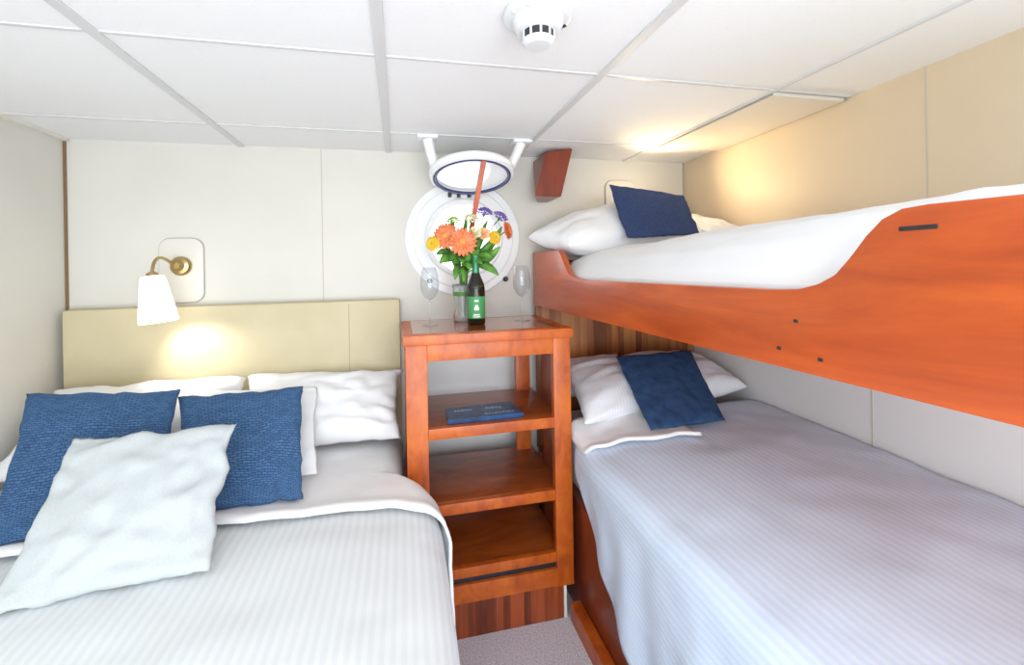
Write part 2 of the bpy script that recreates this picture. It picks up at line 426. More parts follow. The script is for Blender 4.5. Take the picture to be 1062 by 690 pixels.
bm = bmesh.new(); box(bm, XL-0.1, XL, YR-0.1, YB+0.1, -0.02, ZT+0.02)
struct('wall_left', bm, M_wall, label='cream wall beside the double bed', cat='wall')
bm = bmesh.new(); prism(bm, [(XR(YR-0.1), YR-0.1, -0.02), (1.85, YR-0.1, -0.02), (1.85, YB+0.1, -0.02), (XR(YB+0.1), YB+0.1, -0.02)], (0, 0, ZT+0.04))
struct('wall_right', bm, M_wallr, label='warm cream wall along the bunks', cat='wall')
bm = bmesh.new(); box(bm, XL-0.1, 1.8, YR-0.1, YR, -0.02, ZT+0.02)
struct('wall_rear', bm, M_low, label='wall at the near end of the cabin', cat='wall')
def strip(x0, x1, y0, y1, z0, z1, m, label):
    global k; k += 1; bm = bmesh.new(); box(bm, x0, x1, y0, y1, z0, z1, 0.0006)
    return struct('trim_%d' % k, bm, m, label=label, cat='trim')
strip(XL, XL+0.009, YB-0.009, YB, 0, ZT-0.012, M_brown, 'brown strip in the left back corner')
strip(XL, XL+0.022, YR, YB-0.01, ZT-0.014, ZT, M_cream, 'cream moulding along the top of the left wall')
strip(-0.356, -0.352, YB-0.0015, YB, 0, ZT, M_seaml, 'vertical panel seam in the back wall')
strip(1.642, 1.649, YB-0.007, YB, 0, ZT, M_seam, 'dark joint in the right back corner')
for y in (0.97, 1.14):
    z0, z1 = (0.6, 1.25) if y > 1 else (1.25, ZT)
    strip(XR(y)-(0.0045 if y > 1 else 0.0015), XR(y)+0.004, y-0.0015, y+0.0015, z0, z1, M_seaml, 'vertical panel seam in the right wall')

# porthole
win = tag(empty('window_1', (HX, YB, HZ)), 'round white porthole with its glass swung up on a hinge', 'porthole', kind='structure')
bm = bmesh.new()
lathe(bm, [(0.186, 0.0), (0.302, 0.0), (0.302, 0.008), (0.296, 0.014), (0.262, 0.016), (0.256, 0.022), (0.205, 0.022), (0.196, 0.03), (0.180, 0.03), (0.172, 0.02), (0.172, -0.09), (0.186, -0.09), (0.186, 0.0)], (HX, YB, HZ), (0, -1, 0), 64, cap=False)
auto(link('porthole_ring', bm, M_enamel, win), 35)
for x, z in ((0.157, 1.345), (0.553, 1.345)):
    bm = bmesh.new(); lathe(bm, [(0.013, 0.0), (0.013, 0.012), (0.008, 0.02), (0, 0.021)], (x, YB-0.02, z), (0, -1, 0), 14)
    auto(link('bolt', bm, M_dark, win, label='dark round bolt on the white ring'))
bm = bmesh.new()
for dx in (-0.06, 0.0, 0.06):
    lathe(bm, [(0.011, -0.02), (0.011, 0.02)], (HX+dx, YB-0.045, 1.775), (1, 0, 0), 12)
    box(bm, HX+dx-0.016, HX+dx+0.016, YB-0.05, YB-0.018, 1.762, 1.778, 0.002)
hin = auto(link('hinge', bm, M_white, win))
bm = bmesh.new()
for dx in (-0.075, -0.03, 0.022, 0.07): box(bm, HX+dx-0.009, HX+dx+0.009, YB-0.060, YB-0.045, 1.766, 1.790, 0.002)
link('hinge_pin', bm, M_dark, hin, label='dark hinge pins')
# the swung-up glass: a heavy rim, gasket and pane
tl = R(14); hp = Vector((HX+0.007, YB-0.05, 1.80)); dv = Vector((0, -math.cos(tl), math.sin(tl))); dn = Vector((0, -math.sin(tl), -math.cos(tl)))
sc = hp+dv*0.195
bm = bmesh.new(); lathe(bm, [(0.168, -0.012), (0.195, -0.012), (0.200, 0.0), (0.195, 0.016), (0.182, 0.022), (0.168, 0.018), (0.168, -0.012)], sc, dn, 56, cap=False)
sash = auto(link('hinged_sash', bm, M_enamel, win), 35)
bm = bmesh.new(); lathe(bm, [(0.165, 0.016), (0.180, 0.0225), (0.180, 0.026), (0.164, 0.022), (0.165, 0.016)], sc, dn, 56, cap=False)
link('gasket', bm, M_navyrub, sash, smooth=True, label='navy rubber gasket')
bm = bmesh.new(); lathe(bm, [(0.169, 0.0), (0.169, 0.010)], sc, dn, 56)
link('pane', bm, mat('pale_pane_glare', (0.93, 0.95, 0.96), 0.05, 0.8), sash, label='glass pane with its glare painted pale')  # opaque pale colour stands in for daylight reflected in the glass
for s in (-1, 1):
    bm = bmesh.new()
    b0 = sc+Vector((s*0.165, -0.02, 0.01)); b1 = Vector((HX+s*(0.20 if s < 0 else 0.235), sc.y-0.05, ZT-0.012))
    tube(bm, [b0, (b0+b1)/2+Vector((s*0.004, 0, 0)), b1], [0.026, 0.022, 0.024], 12)
    box(bm, b1.x-0.045, b1.x+0.045, b1.y-0.035, b1.y+0.035, ZT-0.016, ZT-0.0005, 0.004)
    auto(link('bracket', bm, M_enamel, sash))
#==OBJECTS==
# ------------------------------------------------------------------ double bed
XE = [(0.1, 0.112), (0.85, 0.115), (1.08, 0.120), (1.34, 0.122), (1.48, 0.105), (1.57, 0.068), (1.594, -0.010), (2.1, -0.010)]
bed = thing('double_bed', (-0.66, 1.1, 0), 'double bed with beige padded headboard beside the left wall', 'bed')
bm = bmesh.new(); box(bm, XL+0.02, 0.0, 0.12, 2.10, 0.0, 0.30, 0.01)
link('bed_base', bm, M_shelf, bed)
bm = bmesh.new(); box(bm, XL+0.02, 0.0, 0.12, 2.08, 0.30, 0.60, 0.04)
link('mattress', bm, M_mattress, bed)
bm = bmesh.new(); box(bm, XL+0.025, 0.008, 2.115, 2.185, 0.35, 1.262, 0.018)
hb = auto(link('headboard', bm, M_head, bed))
bm = bmesh.new(); box(bm, -0.232, -0.2285, 2.1135, 2.12, 0.60, 1.245, 0.001)
link('seam', bm, mat('vinyl_seam', (0.46, 0.39, 0.24), 0.6), hb)

def bed_rows(y0, y1, ny, top, edge, hem, left, n_top=46, n_side=22, lift=0.0, seed=0, fold=0.010):
    rows = []
    for i in range(ny+1):
        y = y0+(y1-y0)*i/ny
        xe = edge(y)+lift; r = 0.085; row = []
        zt = top(xe-0.2, y)+lift
        for j in range(n_top+1):
            x = left+(xe-r-left)*j/n_top
            z = top(x, y)+lift + 0.006*fbm(x*3+seed, y*3) + 0.003*fbm(x*9, y*8+seed)
            row.append(Vector((x, y, z)))
        z1 = row[-1].z
        for a in range(1, 9):
            t = a/8*PI/2
            row.append(Vector((xe-r+r*math.sin(t), y, z1-r*(1-math.cos(t)))))
        zh = hem(y)
        for j in range(1, n_side+1):
            t = j/n_side; z = z1-r+(zh-(z1-r))*t
            out = fold*t*(1 if y < 1.56 else 0.0)*(math.sin(y*19+seed+2*fbm(y*2, z))+0.6*math.sin(y*43+1.3*seed))+0.006*fbm(y*5, z*5+seed)
            row.append(Vector((xe+out+0.012*t*(1 if y < 1.56 else 0.0), y, z)))
        rows.append(row)
    return rows
def topL(x, y):
    s = 0.635+0.03*(1-((x+0.65)/0.78)**2)
    return s+0.012*math.exp(-((y-1.2)/0.35)**2)
rows = bed_rows(0.12, 1.50, 70, topL, lambda y: lin(y, XE), lambda y: 0.10, XL+0.03, seed=1.3)
o = sheet('coverlet', rows, M_cover, origin=(-0.6, 0.8, 0.6), thick=0.014)
tag(o, 'white striped coverlet spread over the double bed', 'coverlet')
# turned-down top sheet with a soft rolled edge
rows = []
for i, row in enumerate(bed_rows(1.355, 2.08, 36, topL, lambda y: lin(y, XE), lambda y: lin(y, [(1.38, 0.26), (1.5, 0.34), (1.6, 0.42), (2.1, 0.45)]), XL+0.03, lift=0.019, seed=4.0, fold=0.007)):
    rr = []
    for p in row:
        y = p.y; l = 0.012*math.exp(-((y-1.37)/0.03)**2)
        p = p.copy(); p.z += l if p.z > 0.55 else 0; p.x += 0.5*l if p.z < 0.6 else 0
        p.y += 0.025*fbm(p.x*3, 2.0)-0.05*max(0, (p.x+0.02)/0.13)
        rr.append(p)
    rows.append(rr)
first = [Vector((p.x, p.y-0.006, p.z-0.012)) for p in rows[0]]
o = sheet('folded_sheet', [first]+rows, M_sheet, origin=(-0.6, 1.7, 0.65), thick=0.010)
tag(o, 'smooth white sheet turned down over the striped coverlet of the double bed', 'sheet')

zb = 0.685
pillow('pillow', [(-1.36, 2.06, 0.945), (-0.66, 2.07, 0.945), (-0.63, 1.76, 0.715), (-1.37, 1.76, 0.715)], 0.17, M_sheet, None,
       'white pillow in the corner between the left wall and the beige headboard', 'pillow', 'white sleeping pillows on the double bed', seed=2, pinch=0.06, wr=0.012, en=0.014)
pillow('pillow', [(-0.66, 2.085, 0.945), (0.015, 2.075, 0.925), (0.0, 1.79, 0.715), (-0.62, 1.79, 0.712)], 0.17, M_sheet, None,
       'white pillow against the beige headboard beside the wooden shelf unit', 'pillow', 'white sleeping pillows on the double bed', seed=5, pinch=0.07, wr=0.014, en=0.014)
pillow('pillow', [(-0.80, 1.90, 0.945), (-0.335, 1.885, 0.925), (-0.285, 1.58, 0.70), (-0.80, 1.58, 0.70)], 0.07, M_sheet, None,
       'white pillow standing behind the right navy cushion, only its edge in sight', 'pillow', 'white sleeping pillows on the double bed', seed=8, pinch=0.04, wr=0.008, front=0.5, back=0.5)
pillow('cushion', [(-1.235, 1.75, 1.012), (-0.775, 1.74, 0.99), (-0.68, 1.39, 0.70), (-1.075, 1.375, 0.695)], 0.14, M_navy, None,
       'navy basket-weave cushion on the left, behind the pale grey cushion', 'cushion', 'navy cushions on the double bed', seed=11, pinch=0.035, wr=0.008, en=0.010, back=0.5)
pillow('cushion', [(-0.785, 1.745, 0.965), (-0.365, 1.76, 0.965), (-0.305, 1.435, 0.692), (-0.62, 1.42, 0.695)], 0.15, M_navy, None,
       'navy basket-weave cushion on the right of the two, against the white pillows', 'cushion', 'navy cushions on the double bed', seed=14, pinch=0.035, wr=0.008, en=0.010, back=0.4)
pillow('cushion', [(-0.915, 1.44, 0.945), (-0.495, 1.45, 0.947), (-0.455, 1.155, 0.69), (-0.875, 1.115, 0.683)], 0.14, M_cushion, None,
       'pale grey square cushion lying in front of the two navy ones', 'cushion', seed=17, pinch=0.045, wr=0.009, en=0.012, back=0.5)

# ------------------------------------------------------------------ wall lamps
def wall_lamp(x0, plate, rose, tip, base, label, r0, r1, lit=True):
    t = thing('wall_lamp', (rose[0], YB, rose[2]), label, 'lamp', 'brass wall lamps above the beds')
    px0, px1, pz0, pz1 = plate; rr = 0.045; pts = []
    for cx, cz, a0 in ((px1-rr, pz1-rr, 0), (px0+rr, pz1-rr, 90), (px0+rr, pz0+rr, 180), (px1-rr, pz0+rr, 270)):
        for a in range(0, 91, 15): pts.append((cx+rr*math.cos(R(a0+a)), YB-0.0005, cz+rr*math.sin(R(a0+a))))
    bm = bmesh.new(); prism(bm, pts, (0, -0.010, 0), 0.003)
    pl = auto(link('back_plate', bm, M_cream, t))
    bm = bmesh.new(); cxm, czm = (px0+px1)/2, (pz0+pz1)/2
    pts2 = [(cxm+(p[0]-cxm)*1.03, YB-0.0006, czm+(p[2]-czm)*1.02) for p in pts]
    prism(bm, pts2, (0, -0.004, 0)); link('plate_edge', bm, M_seam, pl, label='thin grey edge')
    bm = bmesh.new(); lathe(bm, [(0.043, 0), (0.043, 0.012), (0.036, 0.022), (0.022, 0.026), (0.020, 0.036), (0.012, 0.046), (0, 0.047)], (rose[0], YB-0.010, rose[2]), (0, -1, 0), 30)
    auto(link('rose', bm, M_brass, t, label='round brass wall rose'), 30)
    tip = Vector(tip); base = Vector(base); ax = (base-tip).normalized(); L = (base-tip).length
    elbow = Vector((rose[0]*0.5+tip.x*0.5-0.015, tip.y+0.02, max(tip.z, rose[2])+0.085))
    bm = bmesh.new(); tube(bm, bez((rose[0]-0.012, YB-0.045, rose[2]), elbow, tip-ax*0.012, 16), 0.0065, 10)
    link('arm', bm, M_brass, t, smooth=True, label='bent brass arm')
    bm = bmesh.new(); lathe(bm, [(0.010, -0.022), (0.020, -0.016), (0.022, 0.004), (0.0, 0.005)], tip, ax, 20)
    auto(link('socket', bm, M_brass, t, label='brass socket cap'))
    bm = bmesh.new(); lathe(bm, [(0.018, 0.004), (r0*0.92, 0.0), (r0, 0.012), (r0+(r1-r0)*0.86, L*0.80), (r0+(r1-r0)*0.88, L*0.815), (r1, L), (r1-0.004, L), (r0-0.005, 0.016), (0.018, 0.010)], tip, ax, 36, cap=False)
    auto(link('shade', bm, M_shade, t, label='glowing white glass shade'), 50)
    return ax
ax = wall_lamp(0, (-1.045, -0.868, 1.275, 1.565), (-0.955, 0, 1.440), (-0.975, 1.985, 1.395), (-0.945, 1.965, 1.215),
    'lit wall lamp with white shade above the double bed headboard', 0.043, 0.066)
lamp_light('lamp_bulb', (-0.945, 1.965, 1.225), (-0.79, 2.11, 0.93), 4, (1.0, 0.96, 0.88), 105, 0.9, 0.03)
wall_lamp(0, (1.145, 1.325, 1.60, 1.885), (1.235, 0, 1.70), (1.26, 2.07, 1.675), (1.27, 2.06, 1.785),
    'lit wall lamp behind the navy cushion of the upper bunk', 0.035, 0.046)
lamp_light('lamp_bulb', (1.27, 2.055, 1.80), (1.38, 1.25, 1.93), 16, (1.0, 0.74, 0.42), 135, 1.0, 0.04)

# ------------------------------------------------------------------ shelf unit between the beds
NX0, NX1, NY0, NY1 = 0.022, 0.672, 1.60, 2.03
ns = thing('nightstand', (0.35, 1.8, 0), 'tall open mahogany shelf unit between the two beds', 'nightstand')
rbox('tabletop', NX0-0.010, NX1+0.010, NY0-0.012, NY1+0.02, 1.125, 1.163, M_ns, ns, 0.005)
bm = bmesh.new(); box(bm, NX0+0.03, NX1-0.03, NY0+0.03, NY1-0.01, 1.1630, 1.1642, 0.0004)
link('inlay', bm, M_gloss, ns, label='glossy inset panel of the top')
for x0, x1 in ((NX0, 0.102), (0.600, NX1)):
    rbox('post', x0, x1, NY0, NY0+0.035, 0.13, 1.125, M_ns, ns, 0.003)
for x0, x1 in ((NX0, 0.075), (0.555, 0.625)):
    rbox('post', x0, x1, NY1-0.035, NY1, 0.0, 1.125, M_ns, ns, 0.003)
rbox('top_rail', 0.102, 0.600, NY0+0.002, NY0+0.03, 1.062, 1.125, M_ns, ns, 0.002)
for z, h in ((0.808, 0.042), (0.518, 0.042), (0.268, 0.038)):
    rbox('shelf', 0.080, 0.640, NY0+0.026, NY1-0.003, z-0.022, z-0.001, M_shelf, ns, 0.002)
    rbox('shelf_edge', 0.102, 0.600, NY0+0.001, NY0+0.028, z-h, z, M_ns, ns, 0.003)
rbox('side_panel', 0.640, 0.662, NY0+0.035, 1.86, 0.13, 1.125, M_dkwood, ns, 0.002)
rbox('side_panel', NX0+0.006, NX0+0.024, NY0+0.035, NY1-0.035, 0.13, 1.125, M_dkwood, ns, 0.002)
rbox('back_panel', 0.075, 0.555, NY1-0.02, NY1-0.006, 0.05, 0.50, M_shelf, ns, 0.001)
rbox('bottom_rail', 0.102, 0.645, NY0-0.001, NY0+0.03, 0.135, 0.205, M_ns, ns, 0.003)
rbox('drawer_gap', 0.102, 0.600, NY0+0.012, NY0+0.03, 0.205, 0.230, M_dark, ns, 0.001, label='dark gap above the bottom rail')
rbox('toe_panel', 0.06, 0.628, NY0+0.004, NY0+0.022, 0.0, 0.137, M_toe, ns, 0.001, label='dark slatted toe panel')
rbox('edge_strip', 0.629, 0.641, NY0+0.004, NY0+0.02, 0.0, 0.135, M_cream, ns, 0.001, label='pale edge strip')

bk = thing('book', (0.33, 1.65, 0.808), 'blue book lying on the top shelf of the wooden unit', 'book')
def quad_prism(name, pts, z0, z1, m, parent, bev=0.001, label=None):
    bm = bmesh.new(); prism(bm, [(x, y, z0) for x, y in pts], (0, 0, z1-z0), bev); return link(name, bm, m, parent, label=label)
B = [(0.178, 1.632), (0.482, 1.637), (0.470, 1.788), (0.184, 1.765)]
quad_prism('pages', [(0.182, 1.636), (0.478, 1.641), (0.466, 1.783), (0.188, 1.761)], 0.811, 0.824, M_page, bk, 0.0005)
quad_prism('cover', B, 0.8082, 0.8108, M_book, bk, 0.0005)
cv = quad_prism('cover', B, 0.824, 0.8266, M_book, bk, 0.0005)
quad_prism('spine', [(0.178, 1.630), (0.482, 1.635), (0.482, 1.638), (0.178, 1.633)], 0.8082, 0.8266, M_book, bk, 0.0003)
for x0, x1, y, h in ((0.215, 0.285, 1.715, 0.020), (0.345, 0.400, 1.720, 0.018), (0.40, 0.45, 1.663, 0.010), (0.33, 0.39, 1.660, 0.010)):
    bm = bmesh.new(); x = x0
    while x < x1:
        wl = random.uniform(0.007, 0.013); box(bm, x, x+wl, y, y+h*random.uniform(0.6, 1), 0.8266, 0.8270); x += wl+0.004
    link('cover_print', bm, M_blueprint, cv, label='pale blue lettering')

# ------------------------------------------------------------------ bottle, glasses, vase, flowers
ZN = 1.1645
def bottle():
    c = (0.330, 1.815, ZN)
    t = thing('wine_bottle', c, 'dark wine bottle with a green label on the shelf unit top', 'bottle')
    bm = bmesh.new(); lathe(bm, [(0, 0.006), (0.030, 0.0), (0.039, 0.004), (0.0395, 0.15), (0.037, 0.170), (0.026, 0.198), (0.0165, 0.222), (0.0150, 0.245)], c, n=40)
    link('body', bm, M_bottle, t, smooth=True)
    bm = bmesh.new(); lathe(bm, [(0.0165, 0.222), (0.0160, 0.285), (0.0175, 0.287), (0.0175, 0.297), (0, 0.298)], c, n=24)
    auto(link('foil_cap', bm, M_foil, t, label='green foil round the neck'))
    def patch(name, r, a0, a1, z0, z1, m, par, lab=None, n=20):
        bm = bmesh.new(); g = []
        for i in range(n+1):
            a = R(a0+(a1-a0)*i/n); g.append([bm.verts.new((c[0]+q*math.cos(a), c[1]+q*math.sin(a), c[2]+z)) for q, z in ((r-0.0006, z0), (r, z0), (r, z1), (r-0.0006, z1))])
        for p, q in zip(g, g[1:]):
            for u in range(4): bm.faces.new((p[u], q[u], q[(u+1) % 4], p[(u+1) % 4]))
        bm.faces.new(g[0]); bm.faces.new(g[-1])
        return link(name, bm, m, par, label=lab)
    lb = patch('label', 0.0402, -165, -30, 0.028, 0.122, M_label, t, 'green paper label')
    for a0, a1, z0, z1 in ((-112, -84, 0.064, 0.078), (-106, -90, 0.078, 0.086), (-118, -78, 0.042, 0.047), (-122, -74, 0.034, 0.038), (-110, -86, 0.100, 0.108)):
        patch('print', 0.0406, a0, a1, z0, z1, M_mark, lb, 'white printing', 8)
    patch('neck_badge', 0.0375, -90, -50, 0.150, 0.166, M_gold, t, 'gold badge on the shoulder', 8)
bottle()
def wine_glass(c, label, s=1.0):
    t = thing('wine_glass', c, label, 'glass', 'wine glasses on the shelf unit')
    bm = bmesh.new(); lathe(bm, [(0, 0), (0.034, 0.0), (0.036, 0.002), (0.02, 0.005), (0.006, 0.010), (0.0, 0.011)], c, n=32)
    link('foot', bm, M_glass, t, smooth=True)
    bm = bmesh.new(); lathe(bm, [(0.005, 0.008), (0.0035, 0.03), (0.0035, 0.095*s), (0.006, 0.112*s)], c, n=14)
    link('stem', bm, M_glass, t, smooth=True)
    prof = [(0.0, 0.108), (0.010, 0.110), (0.026, 0.124), (0.038, 0.150), (0.0405, 0.178), (0.037, 0.215), (0.031, 0.250)]
    inn = [(r-0.0015 if r > 0.002 else 0, z+0.0016) for r, z in reversed(prof[:-1])]
    bm = bmesh.new(); lathe(bm, [(r, z*s) for r, z in prof]+[(0.0295, 0.250*s)]+[(r, z*s) for r, z in inn], c, n=36, cap=False)
    link('bowl', bm, M_glass, t, smooth=True)
wine_glass((0.133, 1.845, ZN), 'wine glass to the left of the bottle, by the headboard end')
wine_glass((0.552, 1.865, ZN), 'wine glass to the right of the bottle, by the bunk rail')
vc = Vector((0.288, 1.925, ZN))
t = thing('vase', vc, 'small pale glass vase behind the wine bottle holding the bouquet', 'vase')
prof = [(0.0, 0.0), (0.034, 0.0), (0.040, 0.006), (0.036, 0.03), (0.040, 0.09), (0.046, 0.15), (0.050, 0.17)]
bm = bmesh.new(); lathe(bm, prof+[(0.047, 0.17)]+[(max(r-0.004, 0), z+0.004) for r, z in reversed(prof[:-1])], vc, n=36, cap=False)
link('body', bm, M_vase, t, smooth=True)
bm = bmesh.new(); lathe(bm, [(0.043, 0.118), (0.0445, 0.125), (0.0455, 0.135), (0.0435, 0.138)], vc, n=30, cap=True)
link('band', bm, M_stem, t, label='dark green band')

def petal(bm, o, d, side, nrm, L, W, curl, n=5, tipw=0.15):
    g = []
    for i in range(n+1):
        s = i/n; wd = W*(math.sin(PI*min(1, 0.12+0.80*s))**0.8)*(1 if s < 0.95 else 0.75)
        p = o+d*(L*s)+nrm*(curl*L*s*s)
        g.append((bm.verts.new(p-side*wd/2+nrm*0.12*wd), bm.verts.new(p), bm.verts.new(p+side*wd/2+nrm*0.12*wd)))
    for a, b in zip(g, g[1:]):
        bm.faces.new((a[0], a[1], b[1], b[0])); bm.faces.new((a[1], a[2], b[2], b[1]))
def flower(kind, head, face, size, label, m):
    head = Vector(head); face = Vector(face).normalized()
    t = thing(kind, head, label, 'flower', 'flowers in the glass vase')
    x, y, d = frame_of(face)
    start = Vector((vc.x+random.uniform(-0.012, 0.012), vc.y+random.uniform(-0.012, 0.012), ZN+0.02+random.uniform(0, 0.03)))
    midp = Vector((vc.x+(head.x-vc.x)*0.12, vc.y+(head.y-vc.y)*0.12, ZN+0.235))
    pts = bez(start, (start+midp)/2, midp, 4)+bez(midp, midp+(head-midp)*0.4+Vector((0, 0, 0.035)), head-d*0.006, 8)[1:]
    bm = bmesh.new(); tube(bm, pts, 0.0026, 6); link('stem', bm, M_stem, t, smooth=True)
    bm = bmesh.new()
    if kind in ('gerbera', 'daisy'):
        for ly, (np_, L, W, cu, h) in enumerate(((20, 1.0, 0.34, -0.10, 0), (18, 0.82, 0.30, 0.12, 0.004), (14, 0.55, 0.24, 0.35, 0.007))):
            for i in range(np_):
                a = 2*PI*(i+0.5*ly)/np_+random.uniform(-0.06, 0.06); dd = x*math.cos(a)+y*math.sin(a)
                petal(bm, head+dd*size*0.12+d*h, dd, d.cross(dd), d, size*L*0.9, size*W, cu)
    elif kind == 'rose':
        for ly, (np_, rad, cu) in enumerate(((5, 0.95, 0.5), (5, 0.72, 0.9), (4, 0.5, 1.5), (3, 0.3, 2.4))):
            for i in range(np_):
                a = 2*PI*(i+0.4*ly)/np_; dd = x*math.cos(a)+y*math.sin(a)
                petal(bm, head+d*(size*0.05*ly), dd, d.cross(dd), d, size*rad, size*1.0*(rad+0.25), cu)
    else:
        for i in range(26):
            a = i*2.39996; q = math.sqrt(i/26)
            v = (x*math.cos(a)+y*math.sin(a))*q*size+d*size*0.6*(1-q*q)
            for k_ in range(5):
                aa = 2*PI*k_/5+i; dd = (x*math.cos(aa)+y*math.sin(aa)+d*0.5).normalized()
                petal(bm, head+v, dd, d.cross(dd).normalized(), d, size*0.30, size*0.24, 0.2, 3)
    o = link('petals', bm, m, t, smooth=True, recalc=False)
    s = o.modifiers.new('thickness', 'SOLIDIFY'); s.thickness = 0.0007
    if kind in ('gerbera', 'daisy'):
        bm = bmesh.new(); lathe(bm, [(size*0.24, 0.002), (size*0.22, 0.008), (size*0.12, 0.011), (0, 0.011)], head, d, 18)
        link('flower_centre', bm, M_eye if kind == 'gerbera' else M_gold, t, smooth=True)
    bm = bmesh.new(); lathe(bm, [(0.003, -0.016), (size*0.2, -0.004), (size*0.22, 0.001)], head, d, 12)
    link('calyx', bm, M_stem, t, smooth=True)
flower('gerbera', (0.268, 1.765, 1.521), (-0.1, -1, 0.15), 0.062, 'largest orange gerbera, at the middle front of the bouquet', M_orange)
flower('gerbera', (0.198, 1.795, 1.548), (-0.5, -1, 0.3), 0.058, 'orange gerbera at the left of the bouquet, above the yellow flower', M_orange)
flower('gerbera', (0.478, 1.82, 1.572), (0.9, -0.6, 0.2), 0.042, 'small orange gerbera seen sideways at the far right of the bouquet', M_orange)
flower('rose', (0.362, 1.80, 1.553), (0.1, -1, 0.3), 0.031, 'peach rose right of the big gerbera', M_peach)
flower('rose', (0.325, 1.79, 1.555), (0, -1, 0.5), 0.030, 'cream rose between gerbera and peach rose', M_cpale)
flower('daisy', (0.146, 1.80, 1.515), (-0.7, -1, 0.1), 0.034, 'yellow flower at the far left edge of the bouquet', M_yellow)
flower('daisy', (0.414, 1.80, 1.540), (0.4, -1, 0.2), 0.032, 'yellow flower on the right of the bouquet', M_yellow)
flower('statice', (0.382, 1.86, 1.650), (0.1, -0.6, 1), 0.034, 'purple sprig at the top of the bouquet beside the wooden stick', M_purple)
flower('statice', (0.450, 1.85, 1.630), (0.5, -0.7, 1), 0.034, 'purple sprig on the upper right of the bouquet', M_purple)
flower('statice', (0.318, 1.84, 1.618), (0, -0.7, 1), 0.034, 'pale cream sprig at the top middle of the bouquet', M_cpale)
flower('statice', (0.243, 1.86, 1.612), (-0.3, -0.7, 1), 0.028, 'pale green sprig at the upper left of the bouquet', mat('lime_petal', (0.45, 0.62, 0.12), 0.6))
def leaf(tip, width, label, via=None):
    tip = Vector(tip); root = Vector((vc.x, vc.y-0.01, ZN+0.21))
    t = thing('leaf_sprig', root, label, 'leaf', 'leaves of the bouquet')
    ctl = via and Vector(via) or (root+tip)/2+Vector((0, -0.02, 0.10))
    c = bez(root, ctl, tip, 14); bm = bmesh.new()
    a = c[:6]; tube(bm, [Vector((vc.x, vc.y, ZN+0.04))]+a, 0.0025, 6); link('stem', bm, M_stem, t, smooth=True)
    bm = bmesh.new(); g = []; b = c[5:]
    for i, p in enumerate(b):
        s = i/(len(b)-1); d = (b[min(i+1, len(b)-1)]-b[max(i-1, 0)]).normalized()
        view = Vector((0.1, -1, 0.25)); sd = d.cross(view).normalized(); nn = sd.cross(d)
        wd = width*math.sin(PI*(0.06+0.92*s))**0.75
        g.append((bm.verts.new(p-sd*wd/2-nn*wd*0.15), bm.verts.new(p), bm.verts.new(p+sd*wd/2-nn*wd*0.15)))
    for u, v in zip(g, g[1:]):
        bm.faces.new((u[0], u[1], v[1], v[0])); bm.faces.new((u[1], u[2], v[2], v[1]))
    o = link('leaf', bm, M_leaf, t, smooth=True, recalc=False)
    s = o.modifiers.new('thickness', 'SOLIDIFY'); s.thickness = 0.0009
leaf((0.172, 1.76, 1.432), 0.042, 'broad leaf drooping at the left under the gerberas')
leaf((0.232, 1.765, 1.362), 0.034, 'leaf hanging lowest just left of the bottle neck')
leaf((0.272, 1.775, 1.352), 0.034, 'leaf hanging down right beside the bottle neck, left side')
leaf((0.418, 1.755, 1.375), 0.040, 'leaf hanging down on the right of the bottle neck')
leaf((0.405, 1.78, 1.450), 0.030, 'leaf under the right yellow flower')
leaf((0.455, 1.83, 1.590), 0.036, 'upright leaf on the right behind the small gerbera', (0.38, 1.86, 1.45))
leaf((0.345, 1.80, 1.490), 0.040, 'leaf under the peach rose', (0.30, 1.83, 1.43))
leaf((0.305, 1.81, 1.470), 0.040, 'leaf in the middle under the big gerbera', (0.28, 1.83, 1.42))
leaf((0.225, 1.80, 1.625), 0.022, 'thin leaf pointing up at the left top', (0.25, 1.88, 1.5))
leaf((0.300, 1.84, 1.645), 0.024, 'thin leaf pointing up at the top middle', (0.29, 1.90, 1.5))
leaf((0.215, 1.80, 1.445), 0.044, 'leaf under the left orange gerbera, over the upper stems')
leaf((0.350, 1.77, 1.425), 0.040, 'leaf just right of the bottle neck, above the lowest leaves')
leaf((0.440, 1.81, 1.500), 0.040, 'leaf on the right below the small gerbera', (0.36, 1.84, 1.42))
leaf((0.380, 1.84, 1.585), 0.036, 'leaf standing behind the peach rose', (0.33, 1.88, 1.45))
leaf((0.270, 1.79, 1.430), 0.044, 'leaf at the centre front over the bound stems')
leaf((0.300, 1.775, 1.400), 0.038, 'leaf directly above the bottle cap')
leaf((0.240, 1.83, 1.470), 0.042, 'leaf behind the largest gerbera on its left', (0.26, 1.86, 1.42))
leaf((0.325, 1.82, 1.520), 0.040, 'leaf between the largest gerbera and the cream rose', (0.30, 1.85, 1.43))
leaf((0.430, 1.83, 1.555), 0.034, 'leaf between the right yellow flower and the small gerbera', (0.36, 1.86, 1.45))
leaf((0.160, 1.80, 1.468), 0.032, 'leaf below the left yellow flower')
leaf((0.175, 1.84, 1.590), 0.034, 'leaf at the left behind the orange gerberas', (0.23, 1.90, 1.45))
leaf((0.395, 1.85, 1.620), 0.028, 'thin leaf between the two purple sprigs', (0.34, 1.90, 1.5))

